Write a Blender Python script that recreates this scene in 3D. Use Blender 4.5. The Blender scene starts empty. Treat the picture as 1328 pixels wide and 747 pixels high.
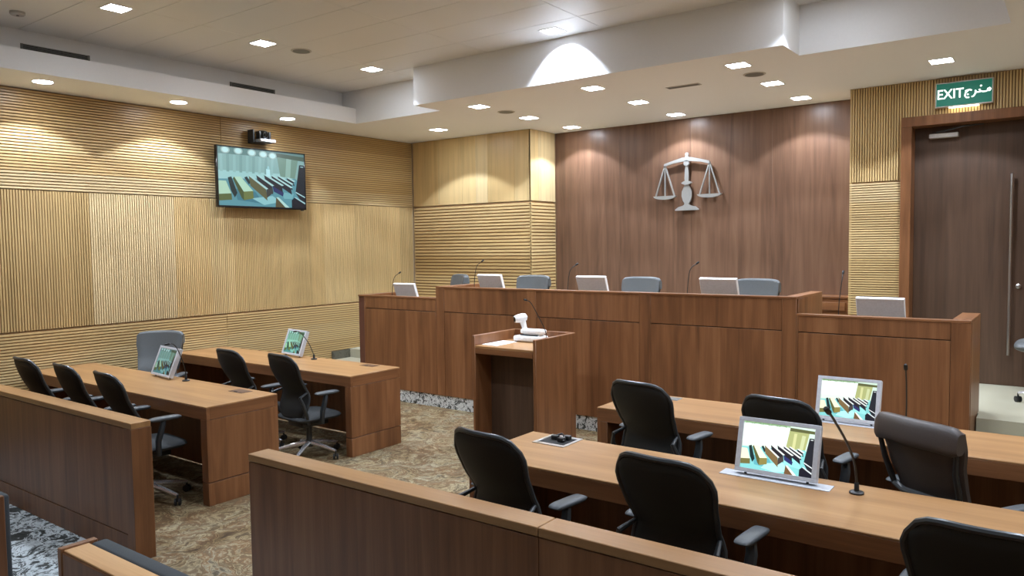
import bpy, bmesh, math, random
from mathutils import Vector, Matrix
random.seed(7)
SC = bpy.context.scene
COL = SC.collection
R = math.radians

# ------------------------------------------------------------ camera, world, exposure
def make_camera():
    f, yaw, pit, rol = 988.43, 0.636827, 0.0561647, -0.0130319
    F = Vector((-math.sin(yaw) * math.cos(pit), math.cos(yaw) * math.cos(pit), -math.sin(pit)))
    rt = Vector((math.cos(yaw), math.sin(yaw), 0)); up = rt.cross(F)
    r2 = math.cos(rol) * rt + math.sin(rol) * up
    u2 = -math.sin(rol) * rt + math.cos(rol) * up
    M = Matrix((r2, u2, -F)).transposed().to_4x4()
    M.translation = Vector((0, 0, 2.0))
    cd = bpy.data.cameras.new('camera'); cd.sensor_fit = 'HORIZONTAL'; cd.sensor_width = 36
    cd.lens = f * 36 / 1328; cd.clip_start = 0.02; cd.clip_end = 100
    co = bpy.data.objects.new('camera', cd); COL.objects.link(co); co.matrix_world = M
    SC.camera = co
make_camera()
SC.view_settings.view_transform = 'Standard'; SC.view_settings.look = 'None'
SC.view_settings.gamma = 1; SC.view_settings.use_curve_mapping = False
SC.view_settings.exposure = 1.0
w = bpy.data.worlds.new('world'); SC.world = w; w.use_nodes = True
w.node_tree.nodes['Background'].inputs[0].default_value = (0.05, 0.05, 0.05, 1)
w.node_tree.nodes['Background'].inputs[1].default_value = 0.2
SPOT_W = 50.0            # one ceiling downlight
SPOT_COL = (0.87, 0.975, 1.15)
DIFFUSER = 36.0

# ------------------------------------------------------------ materials
def srgb(r, g, b):
    def c(x):
        x /= 255.0
        return x / 12.92 if x <= 0.04045 else ((x + 0.055) / 1.055) ** 2.4
    return (c(r), c(g), c(b), 1)

def base_mat(name, rough=0.5, spec=0.5, metal=0.0):
    m = bpy.data.materials.new(name); m.use_nodes = True
    nt = m.node_tree; b = nt.nodes['Principled BSDF']
    b.inputs['Roughness'].default_value = rough
    b.inputs['Metallic'].default_value = metal
    b.inputs['Specular IOR Level'].default_value = spec
    return m, nt, b

def ramp(nt, fac, stops):
    r = nt.nodes.new('ShaderNodeValToRGB')
    while len(r.color_ramp.elements) < len(stops): r.color_ramp.elements.new(0.5)
    for e, (p, c) in zip(r.color_ramp.elements, stops): e.position = p; e.color = c
    nt.links.new(fac, r.inputs[0]); return r.outputs[0]

def plain(name, col, rough=0.5, metal=0.0, spec=0.5, grain=0.06, scale=60, bump=0.0):
    m, nt, b = base_mat(name, rough, spec, metal)
    tc = nt.nodes.new('ShaderNodeTexCoord'); n = nt.nodes.new('ShaderNodeTexNoise')
    n.inputs['Scale'].default_value = scale; n.inputs['Detail'].default_value = 3
    nt.links.new(tc.outputs['Object'], n.inputs['Vector'])
    d = tuple(max(0, c * (1 - grain)) for c in col[:3]) + (1,); l = tuple(c * (1 + grain) for c in col[:3]) + (1,)
    nt.links.new(ramp(nt, n.outputs['Fac'], [(0.3, d), (0.7, l)]), b.inputs['Base Color'])
    if bump:
        bp = nt.nodes.new('ShaderNodeBump'); bp.inputs['Strength'].default_value = bump; bp.inputs['Distance'].default_value = 0.002
        nt.links.new(n.outputs['Fac'], bp.inputs['Height']); nt.links.new(bp.outputs[0], b.inputs['Normal'])
    return m

def emit(name, col, strength):
    m, nt, b = base_mat(name)
    b.inputs['Base Color'].default_value = col
    b.inputs['Emission Color'].default_value = col; b.inputs['Emission Strength'].default_value = strength
    return m

def wood(name, dark, mid, light, axis='z', rough=0.38, spec=0.4, across=14.0, along=0.7, band=0.0, bandamt=0.25, pores=0.25, flame=0.35):
    """grain runs along axis; bands are veneer leaves laid side by side"""
    m, nt, b = base_mat(name, rough, spec)
    L = nt.links.new; N = nt.nodes.new
    tc = N('ShaderNodeTexCoord'); oi = N('ShaderNodeObjectInfo')
    off = N('ShaderNodeVectorMath'); off.operation = 'SCALE'; off.inputs[0].default_value = (13.7, 7.3, 9.1)
    L(oi.outputs['Random'], off.inputs['Scale'])
    add = N('ShaderNodeVectorMath'); L(tc.outputs['Object'], add.inputs[0]); L(off.outputs[0], add.inputs[1])
    def mapped(a, l):
        mp = N('ShaderNodeMapping'); s = [a, a, a]; s['xyz'.index(axis)] = l
        mp.inputs['Scale'].default_value = s; L(add.outputs[0], mp.inputs['Vector']); return mp.outputs[0]
    n1 = N('ShaderNodeTexNoise'); n1.inputs['Scale'].default_value = 1; n1.inputs['Detail'].default_value = 6
    n1.inputs['Roughness'].default_value = 0.6; n1.inputs['Distortion'].default_value = 0.4; L(mapped(across, along), n1.inputs['Vector'])
    n2 = N('ShaderNodeTexNoise'); n2.inputs['Scale'].default_value = 1; n2.inputs['Detail'].default_value = 2
    L(mapped(across * 11, along * 4), n2.inputs['Vector'])
    n3 = N('ShaderNodeTexNoise'); n3.inputs['Scale'].default_value = 1; n3.inputs['Detail'].default_value = 1
    L(mapped(across * 0.28, along * 0.7), n3.inputs['Vector'])
    # cathedral lines from a slow field turned into rings
    mu = N('ShaderNodeMath'); mu.operation = 'MULTIPLY'; mu.inputs[1].default_value = 46; L(n3.outputs['Fac'], mu.inputs[0])
    si = N('ShaderNodeMath'); si.operation = 'SINE'; L(mu.outputs[0], si.inputs[0])
    def mad(x, k, c):
        q = N('ShaderNodeMath'); q.operation = 'MULTIPLY_ADD'; L(x, q.inputs[0]); q.inputs[1].default_value = k
        if isinstance(c, float): q.inputs[2].default_value = c
        else: L(c, q.inputs[2])
        return q.outputs[0]
    v = mad(n1.outputs['Fac'], 1.0, 0.0)
    v = mad(si.outputs[0], flame * 0.12, v)
    v = mad(n2.outputs['Fac'], pores, v)
    v = mad(v, 1.0, -0.5 * pores)
    if band:
        sx = N('ShaderNodeSeparateXYZ'); L(add.outputs[0], sx.inputs[0])
        ax = {'x': 'Y', 'y': 'X', 'z': 'X'}[axis]
        o = sx.outputs[ax]
        if axis == 'z':
            q = N('ShaderNodeMath'); L(sx.outputs['X'], q.inputs[0]); L(sx.outputs['Y'], q.inputs[1]); o = q.outputs[0]
        dv = N('ShaderNodeMath'); dv.operation = 'DIVIDE'; L(o, dv.inputs[0]); dv.inputs[1].default_value = band
        fl = N('ShaderNodeMath'); fl.operation = 'FLOOR'; L(dv.outputs[0], fl.inputs[0])
        wn = N('ShaderNodeTexWhiteNoise'); wn.noise_dimensions = '1D'; L(fl.outputs[0], wn.inputs['W'])
        v = mad(wn.outputs['Value'], bandamt, v); v = mad(v, 1.0, -0.5 * bandamt)
    c = ramp(nt, v, [(0.18, dark), (0.5, mid), (0.84, light)])
    L(c, b.inputs['Base Color'])
    bp = N('ShaderNodeBump'); bp.inputs['Strength'].default_value = 0.06; bp.inputs['Distance'].default_value = 0.001
    L(n2.outputs['Fac'], bp.inputs['Height']); L(bp.outputs[0], b.inputs['Normal'])
    return m

WAL = (srgb(98, 63, 38), srgb(127, 84, 52), srgb(150, 104, 68))
walnut_z = wood('walnut_vertical', *WAL, axis='z', band=0.21, bandamt=0.22)
walnut_x = wood('walnut_along', *WAL, axis='x', across=12, band=0.17, bandamt=0.08)
walnut_y = wood('walnut_across', *WAL, axis='y', across=12)
walnut_top = wood('walnut_lit_top', srgb(138, 100, 62), srgb(162, 121, 78), srgb(182, 142, 96), axis='x', rough=0.34, across=10, along=0.5, band=0.16, bandamt=0.12, flame=0.3)  # same walnut, colour lightened for overhead light on level tops
walnut_dark = wood('walnut_reddish_post', srgb(70, 42, 34), srgb(88, 54, 44), srgb(104, 66, 52), axis='z')  # darker reddish veneer of the clerk bench end post
wenge = wood('wall_walnut', srgb(86, 63, 49), srgb(109, 81, 63), srgb(126, 97, 76), axis='z', band=0.27, bandamt=0.2, rough=0.33, across=13, pores=0.12)
door_wood = wood('door_walnut', srgb(68, 51, 40), srgb(86, 65, 50), srgb(100, 76, 59), axis='z', rough=0.45, across=18, band=0.33, bandamt=0.1)
pew_top = wood('pew_oak', srgb(176, 128, 78), srgb(202, 154, 100), srgb(220, 176, 122), axis='x', across=10)
OAKS = []
for i, t in enumerate(((196, 166, 120), (206, 177, 131), (214, 187, 143), (217, 194, 156), (188, 157, 111))):
    t = (t[0] * .985, t[1] * .985, t[2] * .93)
    d = tuple(int(c * 0.9) for c in t); l = tuple(min(255, int(c * 1.06)) for c in t)
    OAKS.append((wood('oak_upright_%d' % i, srgb(*d), srgb(*t), srgb(*l), axis='z', across=20, flame=0.15, rough=0.36, band=0.19, bandamt=0.25),
                 wood('oak_level_y_%d' % i, srgb(*d), srgb(*t), srgb(*l), axis='y', across=20, flame=0.15, rough=0.36),
                 wood('oak_level_x_%d' % i, srgb(*d), srgb(*t), srgb(*l), axis='x', across=20, flame=0.15, rough=0.36)))

def swirl(name, stops, scale, warp, rough=0.85, patch=None):
    m, nt, b = base_mat(name, rough, 0.25); L = nt.links.new; N = nt.nodes.new
    tc = N('ShaderNodeTexCoord')
    n0 = N('ShaderNodeTexNoise'); n0.inputs['Scale'].default_value = scale * 0.6; n0.inputs['Detail'].default_value = 4
    L(tc.outputs['Object'], n0.inputs['Vector'])
    sc = N('ShaderNodeVectorMath'); sc.operation = 'SCALE'; sc.inputs['Scale'].default_value = warp; L(n0.outputs['Color'], sc.inputs[0])
    ad = N('ShaderNodeVectorMath'); L(tc.outputs['Object'], ad.inputs[0]); L(sc.outputs[0], ad.inputs[1])
    n1 = N('ShaderNodeTexNoise'); n1.inputs['Scale'].default_value = scale; n1.inputs['Detail'].default_value = 8
    n1.inputs['Roughness'].default_value = 0.68; n1.inputs['Distortion'].default_value = 1.2; L(ad.outputs[0], n1.inputs['Vector'])
    c = ramp(nt, n1.outputs['Fac'], stops)
    if patch:
        n2 = N('ShaderNodeTexNoise'); n2.inputs['Scale'].default_value = 1.3; n2.inputs['Detail'].default_value = 4; n2.inputs['Distortion'].default_value = 1.5
        L(ad.outputs[0], n2.inputs['Vector'])
        mx = N('ShaderNodeMix'); mx.data_type = 'RGBA'; mx.blend_type = 'MULTIPLY'; mx.inputs[0].default_value = 1.0
        L(c, mx.inputs[6]); L(ramp(nt, n2.outputs['Fac'], patch), mx.inputs[7]); c = mx.outputs[2]
    L(c, b.inputs['Base Color'])
    return m
well_carpet = swirl('well_carpet', [(0.22, srgb(44, 38, 30)), (0.36, srgb(88, 76, 58)), (0.43, srgb(122, 110, 86)), (0.465, srgb(158, 148, 120)), (0.49, srgb(112, 100, 78)), (0.53, srgb(104, 86, 64)),
                                    (0.57, srgb(122, 98, 70)), (0.60, srgb(150, 142, 118)), (0.64, srgb(118, 110, 92)), (0.72, srgb(70, 62, 50))], 4.2, 0.6, 0.85, [(0.36, (.62, .50, .36, 1)), (0.46, (1.0, .92, .80, 1)), (0.54, (1.02, 1.02, 1.0, 1)), (0.60, (.78, .66, .50, 1)), (0.68, (1.0, 1.02, 1.02, 1))])
bw_carpet = swirl('gallery_carpet', [(0.30, srgb(50, 52, 50)), (0.45, srgb(76, 80, 78)), (0.475, srgb(196, 206, 208)), (0.545, srgb(218, 226, 228)), (0.56, srgb(70, 74, 74)), (0.60, srgb(60, 64, 62)), (0.62, srgb(206, 214, 216)), (0.8, srgb(186, 194, 196))], 5.5, 0.35)
bw_stone = swirl('speckled_stone', [(0.36, srgb(46, 46, 42)), (0.44, srgb(70, 72, 68)), (0.47, srgb(196, 198, 194)), (0.56, srgb(214, 216, 212)), (0.585, srgb(66, 66, 60)), (0.63, srgb(58, 58, 54)), (0.66, srgb(190, 190, 186))], 11, 0.1, 0.4)
step_stone = swirl('step_stone', [(0.3, srgb(48, 46, 38)), (0.5, srgb(106, 104, 90)), (0.7, srgb(70, 66, 54))], 14, 0.2, 0.5)
platform_mat = plain('beige_carpet', srgb(172, 168, 146), 0.9, grain=0.05, scale=200)
plaster = plain('white_plaster', srgb(236, 237, 238), 0.7, grain=0.01)
ceil_panel_mat = plain('ceiling_metal_panel', srgb(226, 226, 224), 0.42, grain=0.01)
wall_plain = plain('plain_wall', srgb(200, 180, 150), 0.7)
black_mesh = plain('black_mesh_fabric', srgb(30, 32, 31), 0.55, grain=0.25, scale=500, spec=0.35)
black_fab = plain('black_seat_fabric', srgb(46, 49, 50), 0.75, grain=0.15, scale=300)
black_plastic = plain('black_plastic', srgb(30, 31, 32), 0.4)
frame_plastic = plain('graphite_plastic', srgb(48, 52, 54), 0.32)
arm_plastic = plain('grey_arm_pad', srgb(70, 75, 78), 0.42)
leather = plain('grey_leather', srgb(92, 96, 97), 0.42, grain=0.06, scale=120, bump=0.1)
leather_shaded = plain('grey_leather_shaded', srgb(70, 63, 60), 0.45, grain=0.06, scale=120, bump=0.1)  # the grey leather again, shade on the chair put into its colour
chrome = plain('chrome', (0.86, 0.87, 0.89, 1), 0.25, metal=0.75, grain=0.0)
steel = plain('brushed_steel', (0.62, 0.63, 0.64, 1), 0.3, metal=1.0, grain=0.05)
satin = plain('satin_silver', srgb(176, 178, 176), 0.38, metal=0.6, grain=0.03)
silver = plain('silver_plastic', srgb(196, 200, 206), 0.35)
silver_back = plain('silver_monitor_back', srgb(204, 204, 206), 0.32)
bezel_black = plain('tv_bezel', srgb(14, 15, 17), 0.25)
dark_grey = plain('dark_grey_pad', srgb(62, 68, 72), 0.8, grain=0.1, scale=200)
white_plastic = plain('white_plastic', srgb(232, 234, 234), 0.35)
paper_mat = plain('white_paper', srgb(242, 242, 242), 0.8, grain=0.0)
lens_mat = plain('dark_lens', srgb(14, 16, 18), 0.08)
grille_mat = plain('grey_grille', srgb(112, 112, 108), 0.5)
slot_mat = plain('dark_slot', srgb(40, 40, 40), 0.8)
pale_metal = plain('pale_metal', srgb(190, 186, 180), 0.4, metal=0.4)
slot_shade = plain('oak_slot_shade', srgb(138, 106, 70), 0.8)  # darker oak tone, groove shade painted onto the slot floors
groove_mat = plain('dark_groove', srgb(40, 25, 18), 0.8)
lamp_mat = emit('downlight_glow', (0.92, 0.98, 1.08, 1), DIFFUSER)
lamp_dim = emit('downlight_glow_dimmed', (0.92, 0.98, 1.08, 1), 5.0)
exit_green = emit('exit_green', srgb(10, 112, 92), 0.17)
exit_white = emit('exit_letters', (0.92, 1.0, 0.96, 1), 0.72)
exit_lamp = emit('exit_downlight', (1.0, 0.97, 0.7, 1), 4.0)
scr_mat, _nt, _b = base_mat('screen_picture', 0.2)
_a = _nt.nodes.new('ShaderNodeVertexColor'); _a.layer_name = 'Col'
_nt.links.new(_a.outputs[0], _b.inputs['Emission Color']); _b.inputs['Emission Strength'].default_value = 0.56
_b.inputs['Base Color'].default_value = (0.01, 0.01, 0.01, 1)

# ------------------------------------------------------------ mesh builder
class MB:
    def __init__(s): s.bm = bmesh.new()
    def box(s, x0, x1, y0, y1, z0, z1, bev=0.0, seg=1, M=None):
        g = bmesh.ops.create_cube(s.bm, size=1)['verts']
        for v in g:
            v.co = Vector(((x0 + x1) / 2 + v.co.x * (x1 - x0), (y0 + y1) / 2 + v.co.y * (y1 - y0), (z0 + z1) / 2 + v.co.z * (z1 - z0)))
        if bev:
            es = list({e for v in g for e in v.link_edges})
            r = bmesh.ops.bevel(s.bm, geom=es, offset=bev, segments=seg, affect='EDGES', profile=0.5)
            g = list({v for f in r['faces'] for v in f.verts} | {v for v in g if v.is_valid})
        if M is not None:
            for v in g: v.co = M @ v.co
        return s
    def tube(s, pts, r, n=8, flat=1.0):
        pts = [Vector(p) for p in pts]; k = len(pts)
        rs = r if isinstance(r, (list, tuple)) else [r] * k
        rings = []; ref = None
        for i, p in enumerate(pts):
            t = (pts[min(i + 1, k - 1)] - pts[max(i - 1, 0)]).normalized()
            if ref is None:
                ref = Vector((0, 0, 1)) if abs(t.z) < 0.9 else Vector((1, 0, 0))
            a = (ref - t * ref.dot(t)).normalized(); bb = t.cross(a); ref = a
            rings.append([s.bm.verts.new(p + (a * math.cos(2 * math.pi * j / n) * flat + bb * math.sin(2 * math.pi * j / n)) * rs[i]) for j in range(n)])
        for i in range(k - 1):
            for j in range(n):
                s.bm.faces.new((rings[i][j], rings[i][(j + 1) % n], rings[i + 1][(j + 1) % n], rings[i + 1][j]))
        s.bm.faces.new(rings[0][::-1]); s.bm.faces.new(rings[-1]); return s
    def lathe(s, prof, n=16, M=None):
        M = M or Matrix.Identity(4); rings = []
        for r, z in prof:
            rings.append([s.bm.verts.new(M @ Vector((r * math.cos(2 * math.pi * j / n), r * math.sin(2 * math.pi * j / n), z))) for j in range(n)])
        for i in range(len(rings) - 1):
            for j in range(n):
                s.bm.faces.new((rings[i][j], rings[i][(j + 1) % n], rings[i + 1][(j + 1) % n], rings[i + 1][j]))
        s.bm.faces.new(rings[0][::-1]); s.bm.faces.new(rings[-1]); return s
    def prism(s, poly, d0, d1, fn):
        """poly of (a,b); fn(a,b,d)->xyz"""
        A = [s.bm.verts.new(fn(a, b, d0)) for a, b in poly]; B = [s.bm.verts.new(fn(a, b, d1)) for a, b in poly]
        n = len(poly); s.bm.faces.new(A[::-1]); s.bm.faces.new(B)
        for i in range(n): s.bm.faces.new((A[i], A[(i + 1) % n], B[(i + 1) % n], B[i]))
        return s
    def shell(s, fn, nu, nv, th):
        """fn(u,v)-> (front point, thickness direction)"""
        F = []; Bk = []
        for i in range(nu + 1):
            fr = []; br = []
            for j in range(nv + 1):
                p, d, t = fn(i / nu, j / nv)
                fr.append(s.bm.verts.new(p)); br.append(s.bm.verts.new(Vector(p) + Vector(d) * t * th))
            F.append(fr); Bk.append(br)
        for i in range(nu):
            for j in range(nv):
                s.bm.faces.new((F[i][j], F[i + 1][j], F[i + 1][j + 1], F[i][j + 1]))
                s.bm.faces.new((Bk[i][j], Bk[i][j + 1], Bk[i + 1][j + 1], Bk[i + 1][j]))
        for i in range(nu):
            s.bm.faces.new((F[i][0], Bk[i][0], Bk[i + 1][0], F[i + 1][0])); s.bm.faces.new((F[i][nv], F[i + 1][nv], Bk[i + 1][nv], Bk[i][nv]))
        for j in range(nv):
            s.bm.faces.new((F[0][j], F[0][j + 1], Bk[0][j + 1], Bk[0][j])); s.bm.faces.new((F[nu][j], Bk[nu][j], Bk[nu][j + 1], F[nu][j + 1]))
        return s
    def pillow(s, cx, cy, cz, sx, sy, sz, p=4.0, n=10, M=None):
        """rounded cushion: superellipsoid"""
        def sg(c, e): return math.copysign(abs(c) ** e, c)
        e = 2.0 / p; rings = []
        for i in range(1, n):
            ph = -math.pi / 2 + math.pi * i / n; ring = []
            for j in range(2 * n):
                th = 2 * math.pi * j / (2 * n)
                q = Vector((cx + sx * sg(math.cos(ph), e) * sg(math.cos(th), e), cy + sy * sg(math.cos(ph), e) * sg(math.sin(th), e), cz + sz * sg(math.sin(ph), 1.0)))
                ring.append(s.bm.verts.new(M @ q if M else q))
            rings.append(ring)
        m = 2 * n
        for i in range(len(rings) - 1):
            for j in range(m): s.bm.faces.new((rings[i][j], rings[i][(j + 1) % m], rings[i + 1][(j + 1) % m], rings[i + 1][j]))
        s.bm.faces.new(rings[0][::-1]); s.bm.faces.new(rings[-1]); return s
    def build(s, name, mat, parent=None, smooth=True):
        bmesh.ops.recalc_face_normals(s.bm, faces=s.bm.faces)
        me = bpy.data.meshes.new(name); s.bm.to_mesh(me); s.bm.free(); me.materials.append(mat)
        if smooth:
            for p in me.polygons: p.use_smooth = True
            me.set_sharp_from_angle(angle=R(40))
        o = bpy.data.objects.new(name, me); COL.objects.link(o)
        if parent: o.parent = parent
        return o

def box(name, mat, parent, x0, x1, y0, y1, z0, z1, bev=0.002):
    return MB().box(x0, x1, y0, y1, z0, z1, bev).build(name, mat, parent)
def tag(o, label, cat, group=None):
    o['label'] = label; o['category'] = cat
    if group: o['group'] = group
    return o
def thing(name, label, cat, loc=(0, 0, 0), rz=0.0, group=None):
    o = bpy.data.objects.new(name, None); o.empty_display_size = 0.1; COL.objects.link(o)
    o.location = loc; o.rotation_euler = (0, 0, rz); return tag(o, label, cat, group)
def structure(o): o['kind'] = 'structure'; return o
def kids(o): return [c for c in COL.objects if c.parent == o]
def copy_tree(src, loc, rz, label, parent=None, drop=0.0, keep=('base_leg', 'base_hub')):
    c = src.copy(); COL.objects.link(c)
    if parent: c.parent = parent
    else: c.location = loc; c.rotation_euler = (0, 0, rz); c['label'] = label
    for ch in kids(src):
        d = copy_tree(ch, None, None, None, c)
        if drop and ch.name.split('.')[0] not in keep: d.location.z -= drop
    return c

# ------------------------------------------------------------ the setting
XW, XR, YF, ZC, ZU = -8.65, 2.2, -4.2, 3.66, 4.10
floor = structure(MB().box(XW - .1, XR + .1, 2.30, 9.8, -.1, 0).build('floor', well_carpet))
MB().box(XW - .1, XR + .1, YF - .1, 2.30, -.1, 0).box(XW, -4.86, 2.29, 2.44, -.05, .0015).build('gallery_carpet', bw_carpet, floor)
platform = MB().box(XW, XR, 7.6, 9.66, 0.002, .50).box(-7.62, -.66, 7.10, 7.6, 0.002, .50).box(-.64, XR, 7.4, 7.6, .002, .50).build('platform', platform_mat, floor)
for i, (ya, yb) in enumerate(((6.61, 6.94), (6.94, 7.27), (7.27, 7.598))):
    st = MB().box(XW + .002, -7.76, ya, 7.598, .125 * i + .002, .125 * (i + 1) - .012).build('step', step_stone, floor)
    MB().box(XW + .002, -7.76, ya + .004, yb, .125 * (i + 1) - .012, .125 * (i + 1)).build('tread', platform_mat, st)
    MB().box(XW + .002, XW + .03, ya, yb + .02, .125 * (i + 1), .125 * (i + 1) + .12).build('skirting', step_stone, st)
for i, (ya, yb) in enumerate(((6.41, 6.74), (6.74, 7.07), (7.07, 7.398))):
    st = MB().box(-.62, XR - .002, ya, 7.398, .125 * i + .002, .125 * (i + 1) - .012).build('step', step_stone, floor)
    MB().box(-.62, XR - .002, ya + .004, yb, .125 * (i + 1) - .012, .125 * (i + 1)).build('tread', platform_mat, st)

wall_left = structure(MB().box(XW - .16, XW - .03, YF, 9.8, 0, ZC + .3).build('wall_left', wall_plain))
wall_back = structure(MB().box(XW - .16, -6.34, 9.05, 9.8, 0, ZC).box(-6.34, -2.0, 9.70, 9.8, 0, ZC).box(-2.0, -1.45, 9.08, 9.8, 0, ZC)
                      .box(-1.45, -.34, 9.08, 9.8, 3.23, ZC).box(-.34, XR + .1, 9.08, 9.8, 0, ZC).box(-1.45, -.34, 9.35, 9.8, .0, 3.23).build('wall_back', wall_plain))
wall_right = structure(MB().box(XR, XR + .1, YF, 9.8, 0, ZU).build('wall_right', wall_plain))
wall_rear = structure(MB().box(XW - .1, XR + .1, YF - .1, YF, 0, ZU).build('wall_rear', wall_plain))

def flute(parent, mat, P0, U, V, Nn, wd, ht, run, pitch=0.026, depth=0.013, back=0.026):
    """ribbed timber panel; run 'u' = ribs along U, 'v' = ribs along V"""
    P0, U, V, Nn = Vector(P0), Vector(U), Vector(V), Vector(Nn)
    A, B, la, lb = (V, U, ht, wd) if run == 'u' else (U, V, wd, ht)   # A across, B along
    k = max(1, round(la / pitch)); p = la / k
    prof = [(0, -back)]
    for i in range(k):
        a = i * p
        prof += [(a + (.0004 if i == 0 else 0), 0), (a + p * .62, 0), (a + p * .66, -depth), (a + p * .96, -depth)]
    prof += [(la, -depth), (la, -back)]
    bm = bmesh.new()
    e0 = [bm.verts.new(P0 + A * a + Nn * d) for a, d in prof]; e1 = [bm.verts.new(P0 + A * a + Nn * d + B * lb) for a, d in prof]
    for i in range(len(prof) - 1):
        fc = bm.faces.new((e0[i], e0[i + 1], e1[i + 1], e1[i]))
        if prof[i][1] == -depth and prof[i + 1][1] == -depth: fc.material_index = 1
    for e in (e0, e1):        # end caps as one strip of quads down to the back
        bk = [bm.verts.new(v.co - Nn * (v.co - P0).dot(Nn) - Nn * back) for v in e[1:-1]]
        for i in range(1, len(e) - 2): bm.faces.new((e[i], e[i + 1], bk[i], bk[i - 1]))
    bmesh.ops.recalc_face_normals(bm, faces=bm.faces)
    me = bpy.data.meshes.new('panel'); bm.to_mesh(me); bm.free(); me.materials.append(mat); me.materials.append(slot_shade)
    o = bpy.data.objects.new('panel', me); COL.objects.link(o); o.parent = parent; return o

Yv, Xv, Zv = (0, 1, 0), (1, 0, 0), (0, 0, 1)
J = 0.006
# left wall: three bands
ups = [(-2.5, .9), (.9, 5.6), (5.6, 9.02)]
for a, b in ups:
    zz = [(2.64, 2.83, 3), (2.83, 3.02, 1), (3.02, 3.21, 2), (3.21, 3.43, 1), (3.43, 3.657, 4)]
    for z0, z1, t in zz: flute(wall_left, OAKS[t][1], (XW, a + J / 2, z0), Yv, Zv, (1, 0, 0), b - a - J, z1 - z0, 'u', .030)
mids = [(-2.5, -.2, 1), (-.2, 1.3, 2), (1.3, 2.6, 0), (2.6, 3.98, 0), (3.98, 4.95, 3), (4.95, 5.42, 1), (5.42, 5.75, 2), (5.75, 7.2, 1), (7.2, 9.02, 2)]
for a, b, t in mids: flute(wall_left, OAKS[t][0], (XW, a, 1.186), Yv, Zv, (1, 0, 0), b - a, 1.44, 'v', .0265)
for a, b in [(-2.5, .9), (.9, 5.6), (5.6, 9.02)]:
    for z0, z1, t in [(0.10, .38, 2), (.38, .66, 1), (.66, .92, 2), (.92, 1.174, 1)]:
        flute(wall_left, OAKS[t][1], (XW, a + J / 2, z0), Yv, Zv, (1, 0, 0), b - a - J, z1 - z0, 'u', .030)
structure(MB().box(XW - .005, XW + .012, YF, 6.6, 0.0, .10).build('baseboard_left', step_stone))
# back wall left of the recess: upright smooth veneer above, level ribs below
xs = [XW + .03, -8.1, -7.6, -7.33, -7.1, -6.6, -6.316]
for i in range(6):
    MB().box(xs[i] + .001, xs[i + 1] - .001, 9.02, 9.046, 2.64, ZC - .003, .001).build('panel', OAKS[(1, 2, 2, 3, 1, 2)[i]][0], wall_back)
for z0, z1, t in [(.5, .9, 1), (.9, 1.174, 2), (1.186, 1.55, 1), (1.55, 1.85, 4), (1.85, 2.25, 1), (2.25, 2.626, 2)]:
    flute(wall_back, OAKS[t][2], (XW + .03, 9.02, z0), Xv, Zv, (0, -1, 0), -6.316 - XW - .03, z1 - z0, 'u', .048)
# return into the recess (faces +x)
for a, b, t in [(9.02, 9.22, 2), (9.22, 9.66, 3)]:
    MB().box(-6.338, -6.312, a + .0, b - .001, 2.64, ZC - .003, .001).build('panel', OAKS[t][0], wall_back)
for z0, z1, t in [(.5, .9, 1), (.9, 1.174, 2), (1.186, 1.85, 1), (1.85, 2.626, 2)]:
    flute(wall_back, OAKS[t][1], (-6.312, 9.02, z0), Yv, Zv, (1, 0, 0), .64, z1 - z0, 'u', .048)
# dark walnut behind the judges
for i in range(4):
    a = -6.31 + i * 1.0775
    MB().box(a + .0005, a + 1.0765, 9.67, 9.695, .5, ZC - .003, .0008).build('panel', wenge, wall_back)
# ribbed oak right of the recess
flute(wall_back, OAKS[1][0], (-2.03, 9.05, 2.64), Xv, Zv, (0, -1, 0), .52, ZC - .003 - 2.64, 'v', .0265)
flute(wall_back, OAKS[1][0], (-1.51, 9.05, 3.285), Xv, Zv, (0, -1, 0), 1.9, ZC - .003 - 3.285, 'v', .0265)
for z0, z1, t in [(.5, .9, 1), (.9, 1.176, 2), (1.182, 1.81, 1), (1.81, 2.42, 2), (2.42, 2.632, 3)]:
    flute(wall_back, OAKS[t][2], (-2.03, 9.05, z0), Xv, Zv, (0, -1, 0), .52, z1 - z0, 'u', .0265)
MB().box(-2.03, -2.005, 9.06, 9.66, .5, ZC - .003, .001).build('panel', OAKS[1][0], wall_back)
flute(wall_back, OAKS[1][0], (-.27, 9.05, .5), Xv, Zv, (0, -1, 0), 2.4, 2.78, 'v', .0265)

# ceiling
ceiling = structure(MB().box(XW - .1, XR + .1, YF, 9.8, ZU + .02, ZU + .14).build('ceiling', plaster))
poly = [(XW - .05, 7.11), (-6.32, 7.11), (-6.32, 6.645), (-2.03, 6.645), (-2.03, 7.11), (-.44, 7.11), (-.44, YF), (XR, YF), (XR, 9.8), (XW - .05, 9.8)]
MB().prism(poly, ZC, ZU + .02, lambda a, b, d: Vector((a, b, d))).build('soffit', plaster, ceiling, smooth=False)
MB().box(XW - .1, -7.83, YF, 7.112, ZC, 3.86).build('left_soffit', plaster, ceiling)
MB().box(XW - .1, -8.10, YF, 7.112, 3.86, ZU + .02).build('upper_bulkhead', plaster, ceiling)
px = [-8.10, -6.65, -5.20, -3.75, -2.30, -.85, -.44]
y0 = -1.36
for i in range(6):
    k = 0
    while y0 + .5 * k < 7.1:
        a = y0 + .5 * k; b = min(a + .5, 7.11); k += 1
        MB().box(px[i] + .002, px[i + 1] - .002, a + .002, b - .002, ZU, ZU + .019, .002).build('ceiling_panel', ceil_panel_mat, ceiling)
MB().box(-8.1, -.44, YF, -1.37, ZU, ZU + .019).build('ceiling_panel', ceil_panel_mat, ceiling)

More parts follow.
